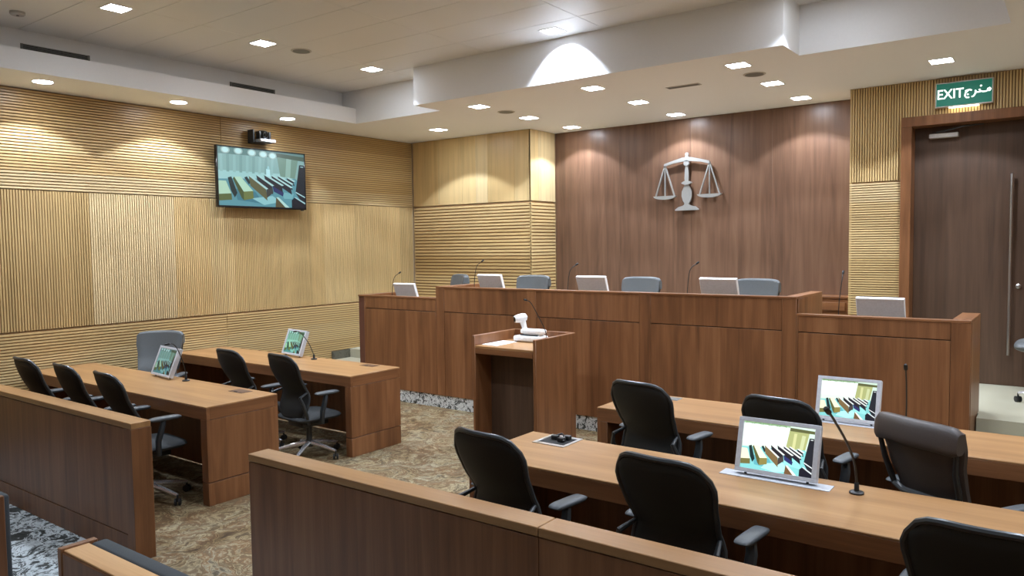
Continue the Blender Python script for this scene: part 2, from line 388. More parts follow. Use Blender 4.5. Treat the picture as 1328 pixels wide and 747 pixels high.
# door
door_1 = structure(MB().box(-1.41, -.37, 9.20, 9.26, .502, 3.185, .002).build('door_1', door_wood))
MB().box(-1.51, -1.41, 8.985, 9.27, .502, 3.185, .003).box(-.37, -.27, 8.985, 9.27, .502, 3.185, .003).box(-1.51, -.27, 8.985, 9.27, 3.185, 3.285, .003).build('door_frame', walnut_z, door_1)
MB().tube([(-.527, 9.14, .82), (-.527, 9.14, 2.65)], .014, 12).tube([(-.527, 9.14, 1.0), (-.527, 9.20, 1.0)], .009).tube([(-.527, 9.14, 2.45), (-.527, 9.20, 2.45)], .009).build('door_handle', steel, door_1)
MB().lathe([(.024, 0), (.024, .012), (.012, .02)], 16, Matrix.Translation((-.455, 9.20, 1.52)) @ Matrix.Rotation(R(90), 4, 'X')).build('door_lock', steel, door_1)
cl = MB().box(-1.27, -1.0, 9.13, 9.20, 3.06, 3.11, .006).build('door_closer', pale_metal, door_1)
MB().tube([(-1.2, 9.14, 3.12), (-.95, 9.05, 3.15), (-.78, 9.14, 3.17)], .008, 6).build('closer_arm', frame_plastic, cl)

# ------------------------------------------------------------ downlights
def downlight_mesh(name, rnd):
    fr, df = MB(), MB()
    if rnd:
        n = 24; M0 = Matrix.Identity(4)
        fr.lathe([(.088, -.004), (.098, -.004), (.098, 0), (.088, 0)], n); df.lathe([(.087, -.0045), (.087, -.001)], n)
    else:
        a, b = .105, .09
        for x0, x1, y0_, y1 in ((-a, a, -a, -b), (-a, a, b, a), (-a, -b, -b, b), (b, a, -b, b)): fr.box(x0, x1, y0_, y1, -.004, 0)
        df.box(-b, b, -b, b, -.0035, -.001)
    return fr, df
PROTO = {}
def downlight(x, y, z, label, group, rnd=False, watts=None):
    watts = watts or (SPOT_W if y > 2.5 or (x, y) == (-6.75, 1.9) else SPOT_W * (.35 if y > 1.5 else .12))
    wash = (x, y) == (-4.19, 6.39)      # the one aimed at the soffit face
    key = (rnd, y < 2.5, wash)
    if key not in PROTO:
        t = thing('ceiling_downlight', label, 'light', (x, y, z), 0, group)
        f, d = downlight_mesh('', rnd); f.build('trim_ring', plaster, t); d.build('diffuser', lamp_dim if y < 2.5 or wash else lamp_mat, t); PROTO[key] = t
    else:
        t = copy_tree(PROTO[key], (x, y, z), 0, label); t['group'] = group
    l = bpy.data.lights.new('downlight_beam', 'SPOT'); l.energy = watts or SPOT_W; l.color = SPOT_COL
    l.spot_size = R(112); l.spot_blend = .12; l.shadow_soft_size = .06
    lo = bpy.data.objects.new('downlight_beam', l); COL.objects.link(lo); lo.location = (x, y, z - .02)
    if wash: l.spot_size = R(90); l.spot_blend = .06; lo.rotation_euler = (R(29), 0, 0)
names_x = {-6.75: 'left', -4.19: 'middle', -1.63: 'right'}
for x in (-6.75, -4.19, -1.63):
    for y in (-2.6, -1.1, .4, 1.9, 3.4, 4.89, 6.39):
        col = {-6.75: 'left-hand row', -4.19: 'middle row', -1.63: 'right-hand row'}[x]
        pos = {6.39: 'nearest the judges', 4.89: 'second from the judges', 3.4: 'third from the judges', 1.9: 'fourth from the judges', .4: 'fifth from the judges', -1.1: 'sixth from the judges', -2.6: 'last over the gallery'}[y]
        lb = 'square recessed downlight in the raised grey ceiling, %s, %s' % (col, pos)
        if (x, y) == (-4.19, 6.39): lb = 'square downlight in the raised ceiling casting a bright oval on the soffit face'
        downlight(x, y, ZU, lb, 'downlights in the raised ceiling', False, SPOT_W * 1.8 if (x, y) == (-4.19, 6.39) else None)
soff = [(-7.36, 8.24), (-5.78, 7.2), (-5.79, 8.25), (-5.79, 9.3), (-4.18, 7.15), (-4.18, 8.2), (-4.2, 9.3), (-2.59, 7.12), (-2.6, 8.16), (-2.6, 9.2), (-1.045, 8.18), (.6, 8.18)]
stxt = ['alone in the left corner before the oak wall', 'first of the left trio, nearest the soffit edge', 'middle of the left trio over the bench', 'last of the left trio, against the dark wall',
        'under the bright oval, nearest the soffit edge', 'middle of the trio left of the emblem', 'last of the trio, just above the scales emblem', 'nearest the soffit edge, before the round speaker',
        'middle of the trio right of the emblem', 'last of the right trio, against the dark wall', 'alone above the exit sign', 'outermost on the right past the door']
for (x, y), tx in zip(soff, stxt): downlight(x, y, ZC, 'square downlight in the white soffit, ' + tx, 'downlights in the soffit over the bench')
for y, tx in ((-1.0, 'far back over the gallery'), (.5, 'over the gallery aisle'), (1.95, 'beside the gallery rail'), (3.37, 'nearest the camera'), (4.78, 'left of the television'), (6.26, 'above the camera and television')):
    downlight(-8.18, y, ZC, 'round glowing downlight in the left soffit, ' + tx, 'round lamps along the oak wall', True)
for y, tx in ((-1.0, 'sixth'), (.5, 'fifth'), (1.95, 'fourth'), (3.37, 'third'), (4.78, 'second'), (6.26, 'first')):
    downlight(.2, y, ZC, 'round downlight in the right-hand soffit, %s counting from the door end' % tx, 'round lamps along the right side', True)

def ceiling_disc(x, y, z, label):
    t = thing('ceiling_speaker', label, 'speaker', (x, y, z), 0, 'round ceiling speakers')
    MB().lathe([(.105, -.006), (.11, 0)], 24).build('rim', pale_metal, t); MB().lathe([(.09, -.008), (.09, -.004)], 24).build('grille', grille_mat, t)
ceiling_disc(-5.75, 7.7, ZC, 'round grille in the soffit between the left trio of downlights')
ceiling_disc(-2.6, 7.6, ZC, 'round grille in the soffit between the right trio of downlights')
ceiling_disc(-6.7, 5.33, ZU, 'round grille in the raised ceiling over the left desks')
t = thing('smoke_detector', 'small pale disc detector on the raised ceiling at far left', 'detector', (-7.52, 2.92, ZU))
MB().lathe([(.05, -.03), (.06, -.02), (.06, 0)], 20).build('cover', pale_metal, t)
MB().lathe([(.012, -.034), (.012, -.03)], 10).build('sensor', frame_plastic, t)
t = thing('ceiling_diffuser', 'thin oblong beige air diffuser in the soffit before the emblem', 'vent', (-3.38, 7.67, ZC))
MB().box(-.185, .185, -.05, .05, -.006, 0, .002).build('frame', pale_metal, t)
for i in range(3): MB().box(-.17, .17, -.032 + i * .025, -.018 + i * .025, -.009, -.005).build('slat', grille_mat, t)
t = thing('ceiling_access_grille', 'slim square grille in the raised ceiling beside the soffit corner', 'vent', (-1.85, 6.5, ZU))
MB().box(-.16, .16, -.16, .16, -.008, 0, .002).build('frame', pale_metal, t)
for i in range(4): MB().box(-.14, .14, -.13 + i * .07, -.09 + i * .07, -.011, -.007).build('slat', grille_mat, t)
for ya, yb, lb in ((3.155, 3.787, 'long dark slotted air vent in the left bulkhead, nearer the camera'), (5.386, 6.013, 'dark slotted air vent in the left bulkhead, above the television')):
    t = thing('wall_vent', lb, 'vent', (-8.1, (ya + yb) / 2, 3.918), 0, 'air vents in the left bulkhead')
    h = (yb - ya) / 2
    MB().box(0, .004, -h, h, 0, .056).build('backing', slot_mat, t)
    MB().box(0, .012, -h, -h + .02, 0, .056).box(0, .012, h - .02, h, 0, .056).build('frame', grille_mat, t)
    for i in range(4): MB().box(.003, .012, -h + .02, h - .02, .002 + i * .0148, .0085 + i * .0148).build('slat', grille_mat, t)

# ------------------------------------------------------------ furniture
def end_post(name, *a): return box(name, walnut_z, *a)

def desk(label, x0, x1, y0, y1, zt=.78):
    t = thing('counsel_desk', label, 'desk', ((x0 + x1) / 2, (y0 + y1) / 2, 0), 0, 'long walnut desks')
    cx, cy = (x0 + x1) / 2, (y0 + y1) / 2
    X0, X1, Y0, Y1 = x0 - cx, x1 - cx, y0 - cy, y1 - cy
    box('desktop', walnut_top, t, X0, X1, Y0, Y1, zt - .012, zt, .003)
    box('apron', walnut_x, t, X0, X1, Y0, Y0 + .03, zt - .105, zt - .012, .002)
    box('apron', walnut_x, t, X0 + .0, X1, Y1 - .03, Y1, zt - .105, zt - .012, .002)
    for s in (0, 1):
        a, b = (X0, X0 + .085) if s == 0 else (X1 - .085, X1)
        ep = box('end_panel', walnut_z, t, a, b, Y0, Y1, .185, zt - .105 if True else 0, .002)
        box('end_plinth', walnut_z, t, a, b, Y0, Y1, .0, .179, .002)
        box('end_rail', walnut_y, t, a, b, Y0 + .03, Y1 - .03, zt - .102, zt - .012, .001)
    box('modesty_panel', walnut_z, t, X0 + .085, X1 - .085, Y1 - .06, Y1 - .035, .02, zt - .012, .001)
    return t
D1 = desk('walnut desk at far left behind the left rail with grey screen and gooseneck', -8.59, -5.37, 3.27, 3.925)
D2 = desk('walnut desk on the left nearest the bench, with two black chairs', -8.59, -5.49, 4.835, 5.49)
D3 = desk('walnut desk on the right nearest the bench, behind the shaded grey chair', -2.86, .55, 4.92, 5.60)
D4 = desk('walnut desk at right front with open socket box and bright screen', -2.835, .55, 3.385, 4.045)

def rail(label, x0, x1, joints, y0=2.395, y1=2.525):
    t = thing('courtroom_rail', label, 'barrier', ((x0 + x1) / 2, (y0 + y1) / 2, 0), 0, 'low walnut rails before the gallery')
    cx, cy = (x0 + x1) / 2, (y0 + y1) / 2; xs = [x0] + joints + [x1]; hy = (y1 - y0) / 2
    for a, b in zip(xs[:-1], xs[1:]):
        A, B = a - cx + (.0015 if a != x0 else 0), b - cx - (.0015 if b != x1 else 0)
        box('top_cap', walnut_top, t, A, B, -hy, hy, .862, .90, .003)
        box('panel', walnut_z, t, A, B, -hy + .003, hy - .003, .165, .857, .002)
        box('plinth', walnut_z, t, A, B, -hy + .003, hy - .003, 0, .160, .002)
    return t
rl = rail('low walnut barrier at left foreground in front of three black chairs', -8.6, -4.79, [])
box('end_post', walnut_z, rl, 1.905 - .09, 1.906 + .002, -.0665, .0665, 0, .862, .002)
rail('long low walnut barrier across the centre foreground with a joint in its cap', -3.55, 1.3, [-1.662])

# gallery pews
def pew(label, x0, x1, endside):
    t = thing('gallery_pew', label, 'bench', ((x0 + x1) / 2, 1.34, 0), 0, 'gallery pews')
    cx = (x0 + x1) / 2; a, b = x0 - cx, x1 - cx
    box('back_panel', walnut_z, t, a + .03, b - .03, -.066, .032, .08, .838, .003)
    box('top_rail', pew_top, t, a + .032, b - .032, -.060, .034, .838, .846, .002)
    for s, e in ((a, a + .03), (b - .03, b)):
        box('end_panel', walnut_z, t, s, e, -.07, .07, 0, .852, .003)
    MB().box(a + .033, b - .033, .036, .105, .40, .846, .015, 3).build('back_cushion', dark_grey, t)
    return t
pew('gallery pew with pale wood top and grey back pad at bottom left', -3.148, .9, 0)
pew('gallery pew cut by the left edge of the picture, across the aisle', -8.0, -4.035, 1)

# judges' bench
def front_run(t, x0, x1, stiles, zt, yf=6.98, seam=1.195, sw=.12, sidemats=None):
    """panelled front between stiles, all in world coordinates (t sits at the origin)"""
    xs = []
    for s in stiles:
        a, b = s
        box('stile', walnut_z, t, a + .001, b - .001, yf - .004, yf + .03, .157, zt - .022, .0015); xs.append(s)
    for (a0, b0), (a1, b1) in zip(xs[:-1], xs[1:]):
        box('lower_panel', walnut_z, t, b0 + .002, a1 - .002, yf, yf + .025, .157, seam - .004, .0015)
        box('upper_panel', walnut_z, t, b0 + .002, a1 - .002, yf, yf + .025, seam + .004, zt - .022, .0015)
    box('carcass', groove_mat, t, x0 + .01, x1 - .01, yf + .024, yf + .06, .157, zt - .03, 0)
    box('top_cap', walnut_x, t, x0, x1, yf - .006, yf + .07, zt - .022, zt, .003)
    box('plinth', bw_stone, t, x0, x1, yf + .012, yf + .06, 0.0, .153, .0)
RB = thing('judges_bench', 'long raised walnut bench under the scales emblem, panelled front', 'bench', (0, 0, 0))
front_run(RB, -6.33, -2.0, [(-6.33, -6.20), (-4.955, -4.835), (-3.555, -3.43), (-2.125, -2.0)], 1.505)
for a, b in ((-6.33, -6.22), (-2.11, -2.0)):
    box('side_panel', walnut_z, RB, a, b, 7.05, 7.85, .502, 1.483, .002); box('side_cap', walnut_y, RB, a, b, 7.064, 7.85, 1.483, 1.505, .003)
box('worktop', walnut_top, RB, -6.22, -2.11, 7.045, 7.78, 1.22, 1.25, .003)
box('modesty_panel', walnut_z, RB, -6.22, -2.11, 7.06, 7.085, .502, 1.22, .001)
LB = thing('clerk_bench', 'lower walnut bench left of the raised bench with one monitor', 'bench', (0, 0, 0))
front_run(LB, -7.73, -6.331, [(-7.62, -7.60), (-6.345, -6.332)], 1.365, seam=1.19)
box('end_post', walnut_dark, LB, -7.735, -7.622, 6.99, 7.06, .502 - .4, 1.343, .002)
box('side_panel', walnut_z, LB, -7.735, -7.625, 7.061, 7.75, .502, 1.343, .002); box('side_cap', walnut_y, LB, -7.73, -7.625, 7.052, 7.75, 1.343, 1.365, .003)
box('worktop', walnut_top, LB, -7.62, -6.34, 7.045, 7.7, 1.10, 1.13, .003)
WB = thing('witness_stand', 'lower walnut stand right of the raised bench with a thick end post', 'bench', (0, 0, 0))
front_run(WB, -1.998, -.65, [(-1.998, -1.985), (-.79, -.65)], 1.355, seam=1.19)
box('side_panel', walnut_z, WB, -.79, -.65, 7.05, 7.72, .157, 1.333, .002); box('side_cap', walnut_y, WB, -.79, -.65, 7.066, 7.72, 1.333, 1.357, .003)
box('worktop', walnut_top, WB, -1.985, -.79, 7.045, 7.7, 1.10, 1.13, .003)
CR = thing('credenza', 'small walnut side cabinet against the dark wall behind the witness stand', 'cabinet', (0, 0, 0))
box('body', walnut_x, CR, -2.62, -2.06, 9.38, 9.665, .502, 1.33, .003); box('top', walnut_x, CR, -2.64, -2.04, 9.36, 9.665, 1.33, 1.352, .002)
box('drawer_front', walnut_x, CR, -2.6, -2.13, 9.345, 9.38, 1.19, 1.285, .003)

# lectern
PX0, PX1, PY0, PY1 = -4.75, -3.99, 5.75, 6.45
PO = thing('lectern', 'walnut lectern standing before the raised bench, open at the back', 'lectern', ((PX0 + PX1) / 2, (PY0 + PY1) / 2, 0))
cx, cy = (PX0 + PX1) / 2, (PY0 + PY1) / 2
def pb(n, m, a, b, c, d, e, f, bv=.003): return box(n, m, PO, a - cx, b - cx, c - cy, d - cy, e, f, bv)
pb('side_panel', walnut_z, PX0, PX0 + .035, PY0, PY1, 0, 1.122, .006); pb('side_panel', walnut_z, PX1 - .035, PX1, PY0, PY1, 0, 1.122, .006)
pb('front_panel', walnut_z, PX0 + .035, PX1 - .035, PY1 - .035, PY1, 0, 1.122); pb('worktop', walnut_top, PX0 + .035, PX1 - .035, PY0, PY1 - .035, 1.0, 1.022)
pb('apron', walnut_x, PX0 + .035, PX1 - .035, PY0, PY0 + .03, .945, 1.0); pb('inner_back', door_wood, PX0 + .035, PX1 - .035, PY0 + .25, PY0 + .275, 0.0, 1.0)
tag(MB().prism([(-4.726, 5.85), (-4.486, 5.832), (-4.66, 6.375), (-4.71, 6.375)] if False else [(-4.70, 5.84), (-4.50, 5.825), (-4.52, 6.18), (-4.70, 6.19)], 1.0225, 1.0265, lambda a, b, d: Vector((a, b, d))).build('paper_sheets', paper_mat, None, False),
    'white sheets of paper lying on the lectern top', 'paper')
# document camera
DC = thing('document_camera', 'white document camera with swivel head on the lectern', 'camera', (-4.42, 6.29, 1.022))
MB().box(-.165, .155, -.09, .09, .004, .062, .018, 3).build('base', white_plastic, DC)
MB().box(-.10, .16, -.055, .055, .082, .128, .016, 3).box(-.06, .13, -.045, .045, .06, .085).build('folded_arm', white_plastic, DC)
MB().box(-.095, .12, -.058, .058, .066, .076).build('arm_hinge', frame_plastic, DC)
nk = MB().tube([(-.07, 0, .10), (-.085, 0, .15), (-.10, 0, .20), (-.11, -.01, .235)], [.028, .026, .032, .04], 14).build('neck', white_plastic, DC)
Mh = Matrix.Translation((-.105, -.005, .238)) @ Vector((-.52, -.84, -.16)).to_track_quat('Z', 'Y').to_matrix().to_4x4()
hd = MB().lathe([(.012, -.055), (.036, -.04), (.045, -.01), (.043, .04), (.036, .075), (.033, .085)], 20, Mh).build('camera_head', white_plastic, DC)
MB().lathe([(.027, .083), (.027, .088), (.02, .09)], 20, Mh).build('lens', lens_mat, hd)
for x in (-.13, .12):
    for y in (-.07, .07): MB().lathe([(.012, 0), (.012, .006)], 10, Matrix.Translation((x, y, 0))).build('foot', frame_plastic, DC)

# ------------------------------------------------------------ chairs
def star_base(t, r=.31, legs=5, mat=chrome):
    MB().lathe([(.035, .10), (.04, .115), (.035, .15), (.026, .155), (.026, .30), (.018, .305), (.018, .41)], 16).build('base_hub', frame_plastic, t)
    for k in range(legs):
        a = 2 * math.pi * k / legs + math.pi / 2; c, s = math.cos(a), math.sin(a)
        lg = MB().tube([(c * .03, s * .03, .135), (c * .16, s * .16, .115), (c * r, s * r, .082)], [.024, .019, .014], 8, 1.0).build('base_leg', mat, t)
        m = MB(); M = Matrix.Translation((c * r, s * r, .029)) @ Matrix.Rotation(a + .6, 4, 'Z')
        for d in (-.016, .016): m.lathe([(.02, -.009), (.028, -.006), (.028, .006), (.02, .009)], 14, M @ Matrix.Translation((d, 0, 0)) @ Matrix.Rotation(R(90), 4, 'Y'))
        m.tube([(c * r, s * r, .03), (c * r, s * r, .085)], .008, 6); m.build('caster', black_plastic, lg)

def task_chair(label):
    t = thing('task_chair', label, 'chair', (0, 0, 0), 0, 'black mesh task chairs')
    star_base(t)
    def hw(z):    # half width of the back at height z
        k = [(.50, .185), (.58, .225), (.66, .226), (.75, .205), (.86, .222), (.96, .236), (1.10, .238)]
        for (a, wa), (b, wb) in zip(k[:-1], k[1:]):
            if z <= b: q = (z - a) / (b - a); q = q * q * (3 - 2 * q); return wa + (wb - wa) * q
        return k[-1][1]
    def by(z): return -.215 + .05 * math.exp(-((z - .70) / .13) ** 2) - .10 * max(0, (z - .72)) / .35
    def P(s, v):
        zt = 1.088 - .075 * abs(s) ** 6; z = .50 + (zt - .50) * v
        wv = hw(z) * (1 - .06 * max(0, (v - .92) / .08) ** 2)
        return Vector((s * wv, by(z) + .05 * s * s, z))
    def fn(u, v):
        s = u * 2 - 1; p = P(s, v); e = min(1, (1 - abs(s)) * 8 + .35) * min(1, (1 - v) * 10 + .4)
        return p + Vector((0, .0, 0)), Vector((0, -1, 0)), e
    MB().shell(fn, 16, 20, .026).build('backrest', black_mesh, t)
    pts = [P(-1, v / 14) for v in range(15)] + [P(-1 + 2 * i / 12, 1) for i in range(1, 12)] + [P(1, 1 - v / 14) for v in range(15)]
    pts = [p + Vector((0, -.012, 0)) for p in pts]
    MB().tube(pts, .0135, 8).build('back_rim', frame_plastic, t)
    for s in (-1, 1):
        MB().tube([P(s * .98, .44) + Vector((s * .006, -.022, 0)), (s * .238, -.235, .70), (s * .262, -.215, .63), (s * .245, -.17, .52), (s * .16, -.10, .425), (s * .05, -.02, .40)], [.010, .015, .017, .017, .016, .014], 8).build('back_support', frame_plastic, t)
    MB().pillow(0, .01, .475, .245, .245, .036, 5, 10).build('seat', black_fab, t)
    MB().box(-.13, .13, -.15, .14, .385, .442, .015, 2).build('seat_mechanism', black_plastic, t)
    for s in (-1, 1):
        MB().tube([(s * .275, .02, .705), (s * .286, .0, .65), (s * .284, -.03, .55), (s * .26, -.02, .45), (s * .12, 0, .43)], [.017, .02, .021, .02, .018], 8, 1.4).build('arm_post', frame_plastic, t)
        MB().pillow(s * .275, .03, .718, .04, .124, .016, 5, 8).build('arm_pad', arm_plastic, t)
    return t

def exec_chair(label, lm, name='executive_chair', panel=None):
    t = thing(name, label, 'chair', (0, 0, 0), 0, 'padded executive chairs')
    star_base(t)
    def hw(v):
        k = [(0, .225), (.3, .205), (.6, .225), (.85, .248), (1, .246)]
        for (a, wa), (b, wb) in zip(k[:-1], k[1:]):
            if v <= b: q = (v - a) / (b - a); q = q * q * (3 - 2 * q); return wa + (wb - wa) * q
        return k[-1][1]
    def by(v): return -.20 + .035 * math.exp(-((v - .25) / .22) ** 2) - .11 * v
    def P(s, v): return Vector((s * hw(v), by(v) + .055 * s * s, .52 + .56 * v - .02 * s ** 4 * v))
    def fn(u, v):
        s = u * 2 - 1; e = min(1, (1 - abs(s)) * 10 + .45)
        return P(s, v) + Vector((0, .03 * e, 0)), Vector((0, -1, 0)), e
    MB().shell(fn, 14, 18, .055).build('back_cushion', lm, t)
    def fr(u, v):      # head roll wrapping over the top
        s = u * 2 - 1; a = math.pi * 2 * v; top = P(s, 1); e = 1 if abs(s) < .97 else .86
        yy = math.cos(a) * .043 * e; zz = math.sin(a) * .02 * e
        return top + Vector((0, yy - .012, zz + .004)), Vector((0, 0, -1)), .0
    m = MB(); n = 18; k = 20; rings = []
    for i in range(n + 1):
        s = -1 + 2 * i / n; top = P(s, 1); e = 1 - .25 * max(0, abs(s) - .9) / .1
        ring = []
        for j in range(k):
            a = 2 * math.pi * j / k; cy_ = math.cos(a); cz_ = math.sin(a)
            yy = -.016 + .042 * e * math.copysign(abs(cy_) ** .7, cy_); zz = -.052 + (.072 * e) * math.copysign(abs(cz_) ** .7, cz_)
            ring.append(m.bm.verts.new((top.x * 1.015, top.y + yy - .195 * (zz + .0) * -.6, top.z + zz)))
        rings.append(ring)
    for i in range(n):
        for j in range(k): m.bm.faces.new((rings[i][j], rings[i + 1][j], rings[i + 1][(j + 1) % k], rings[i][(j + 1) % k]))
    m.bm.faces.new(rings[0]); m.bm.faces.new(rings[-1][::-1]); m.build('head_roll', lm, t)
    for s in (-1, 1):
        MB().tube([P(s * .95, .86) + Vector((0, -.045, 0)), P(s * .95, .6) + Vector((0, -.052, 0)), P(s * .97, .42) + Vector((0, -.054, 0)), P(s * .95, .30) + Vector((0, -.056, 0))], [.012, .015, .016, .016], 8).build('back_frame', frame_plastic, t)
    MB().tube([P(-.97, .31) + Vector((0, -.056, 0)), P(-.5, .285) + Vector((0, -.066, 0)), P(.5, .285) + Vector((0, -.066, 0)), P(.97, .31) + Vector((0, -.056, 0))], .018, 8).build('lower_back_bar', arm_plastic, t)
    MB().tube([(0, -.22, .52), (0, -.2, .44), (0, -.05, .41)], [.03, .032, .03], 8, 1.0).build('back_support', frame_plastic, t)
    MB().pillow(0, .02, .475, .26, .255, .055, 4.5, 10).build('seat', lm, t)
    MB().box(-.13, .13, -.15, .14, .375, .425, .015, 2).build('seat_mechanism', black_plastic, t)
    for s in (-1, 1):
        MB().tube([(s * .30, .09, .635), (s * .325, .06, .56), (s * .315, .0, .47), (s * .15, 0, .43)], [.017, .02, .02, .018], 8).build('arm_post', frame_plastic, t)
        MB().pillow(s * .315, .03, .65, .042, .15, .02, 3.5, 8).build('arm_pad', arm_plastic, t)
    return t

def off(mx, my, deg, d=.285):   # chair origin from the middle of its backrest
    a = R(deg); return (mx - math.sin(a) * d, my + math.cos(a) * d, 0)
TC = task_chair('black task chair at the left end of the right front desk, beside the socket box')
TC.location = off(-2.317, 2.88, -7); TC.rotation_euler.z = R(-7)
tl = [((-1.41, 2.95), -5, 0, 'black task chair in the centre foreground, before the bright front screen'),
      ((-.225, 2.85), -3, .02, 'black task chair cut off at the bottom right corner'),
      ((-2.30, 4.485), -9, 0, 'black task chair at the left end of the far right desk, beside the lectern'),
      ((-1.385, 4.47), -9, 0, 'black task chair behind the bright front screen, at the far right desk'),
      ((-7.37, 2.78), -2, .018, 'black task chair farthest left behind the left rail'),
      ((-6.65, 2.80), -4, .018, 'black task chair in the middle of three behind the left rail'),
      ((-5.93, 2.79), -5, .018, 'black task chair rightmost of three behind the left rail'),
      ((-6.65, 4.30), -4, .072, 'black task chair at the far left desk, the one nearer the wall'),
      ((-5.91, 4.36), -6, .072, 'black task chair with chrome base in full view at the end of the left desk')]
for (mx, my), dg, dr, lb in tl: copy_tree(TC, off(mx, my, dg), R(dg), lb, drop=dr)
EC = exec_chair('grey leather chair turned toward the camera between the two left desks', leather)
EC.location = off(-8.18, 4.47, -141); EC.rotation_euler.z = R(-141)
el = [((-7.03, 8.28, .5), 152, 'grey leather chair farthest left behind the bench, turned aside'),
      ((-5.785, 8.32, .5), 182, 'grey leather chair behind the bench, left of the dark wall edge'),
      ((-4.20, 8.32, .5), 180, 'grey leather chair at the centre of the bench under the scales'),
      ((-2.80, 8.32, .5), 178, 'grey leather chair behind the bench beside the rightmost bench monitor')]
for (mx, my, z), dg, lb in el:
    o = off(mx, my, dg); copy_tree(EC, (o[0], o[1], z), R(dg), lb)
ED = copy_tree(EC, (-.085, 8.33, .5), R(90), 'pale grey chair by the door, cut by the right edge of the picture')
for c in kids(ED):      # seat rolled forward and raised on its column
    if c.name.split('.')[0] not in ('base_leg', 'base_hub'): c.location = (0, .075, .055)
EB = exec_chair('shaded grey leather chair with rolled head and open frame at the far right desk', leather_shaded)
EB.location = off(-.655, 4.46, -31); EB.rotation_euler.z = R(-31)
for c in kids(EB):
    if c.name.split('.')[0] not in ('base_leg', 'base_hub'): c.location.z -= .035

# ------------------------------------------------------------ screens
PICTOP = [([(0, 0), (.66, 0), (.66, .035), (0, .04)], (150, 186, 150))] + [([(x, .0), (x + .11, .0), (x + .11, .05), (x + .055, .02), (x, .05)], (128, 160, 120)) for x in (.02, .14, .26, .38, .50)]
def bench_pic(x0, y0, x1, y1, h0, h1, c):
    return [([(x0, y0), (x1, y1), (x1 + .012, y1 + h1), (x0 + .016, y0 + h0)], c), ([(x0, y0), (x0 + .022, y0 - .012), (x1 + .026, y1 - .014), (x1, y1)], (226, 232, 228))]
BENCH = (bench_pic(.775, .455, .86, .52, .07, .08, (34, 32, 42)) + bench_pic(.665, .435, .835, .575, .085, .10, (36, 33, 44)) + bench_pic(.59, .435, .825, .64, .10, .12, (34, 32, 44))
         + bench_pic(.505, .435, .715, .61, .11, .14, (36, 33, 42)) + [([(.60, .62), (.735, .73), (.725, .80), (.615, .72)], (44, 50, 104))]
         + bench_pic(.415, .445, .595, .625, .13, .15, (40, 36, 42)) + [([(.53, .70), (.60, .64), (.61, .74), (.525, .85)], (70, 62, 60))] + bench_pic(.33, .47, .525, .69, .17, .20, (122, 100, 66)))
PIC = [  # polygons in picture space (0..1, y down) with sRGB colours
    ([(0, 0), (1, 0), (1, .5), (0, .55)], (206, 232, 214)),
    ([(0, 0), (.66, 0), (.62, .42), (0, .46)], (242, 255, 246)),
    ([(.66, .04), (.93, .06), (.88, .5), (.62, .46)], (170, 176, 118)),
    ([(.72, .14), (.76, .14), (.74, .5), (.70, .5)], (206, 208, 150)), ([(.83, .16), (.88, .17), (.85, .5), (.80, .5)], (198, 206, 158)),
    ([(.66, .03), (1, .05), (1, .11), (.66, .10)], (92, 96, 60)),
    ([(0, .42), (.62, .41), (.62, .5), (0, .52)], (222, 240, 224)),
    ([(0, .55), (.88, .46), (1, .6), (1, 1), (0, 1)], (130, 206, 206)),
    ([(.16, .7), (.4, .74), (.5, .95), (.2, .9)], (96, 172, 182)), ([(.5, .62), (.8, .7), (.86, .86), (.55, .8)], (150, 222, 220)),
    ([(.36, .84), (.6, .78), (.7, .94), (.5, 1), (.3, .95)], (176, 236, 232)),
    ([(0, .58), (.08, .58), (.135, .8), (0, .82)], (232, 232, 202)), ([(0, .81), (.135, .79), (.14, .9), (.02, .92), (0, .92)], (112, 108, 62)),
    ([(.1, .52), (.14, .5), (.2, .78), (.17, .86), (.13, .74)], (26, 46, 48)),
    ([(.17, .50), (.24, .49), (.375, .73), (.27, .75)], (236, 238, 208)), ([(.155, .53), (.17, .50), (.27, .75), (.27, .9), (.245, .86)], (92, 92, 50)), ([(.27, .75), (.375, .73), (.38, .86), (.27, .9)], (138, 128, 70)),
    ([(.28, .5), (.31, .48), (.35, .58), (.33, .62)], (30, 46, 50)),
    *BENCH,
    ([(.935, .2), (1, .2), (1, 1), (.88, .72)], (34, 36, 44)), ([(.95, .225), (.985, .225), (.985, .24), (.95, .24)], (220, 226, 226)),
    ([(.88, .72), (.885, .70), (1, .79), (1, .81)], (222, 228, 230)), ([(.83, .86), (.865, .81), (1, .93), (1, 1), (.83, 1)], (26, 26, 38)), ([(.865, .81), (.88, .80), (1, .9), (1, .93)], (216, 224, 226)),
    ([(.64, .82), (.67, .82), (.80, 1), (.75, 1)], (236, 240, 230)), ([(.64, .82), (.75, 1), (.63, 1)], (112, 84, 56)),
]
TVBG = [([(0, 0), (1, 0), (1, .5), (0, .55)], (176, 190, 184)), ([(0, .0), (1, .0), (1, .10), (0, .12)], (128, 146, 142)), ([(0, .40), (.8, .39), (.86, .46), (0, .55)], (206, 222, 218)),
        ([(.66, .04), (.93, .06), (.88, .46), (.70, .44)], (150, 160, 142)), ([(.78, .1), (.84, .1), (.82, .46), (.76, .45)], (188, 196, 180)), ([(.66, .02), (1, .05), (1, .13), (.66, .09)], (92, 100, 84))]
for _i in range(9):
    TVBG.insert(3 + _i, ([(.02 + _i * .072, .12), (.05 + _i * .072, .12), (.05 + _i * .07, .42), (.02 + _i * .07, .42)], (160, 176, 170) if _i % 2 else (188, 202, 196)))
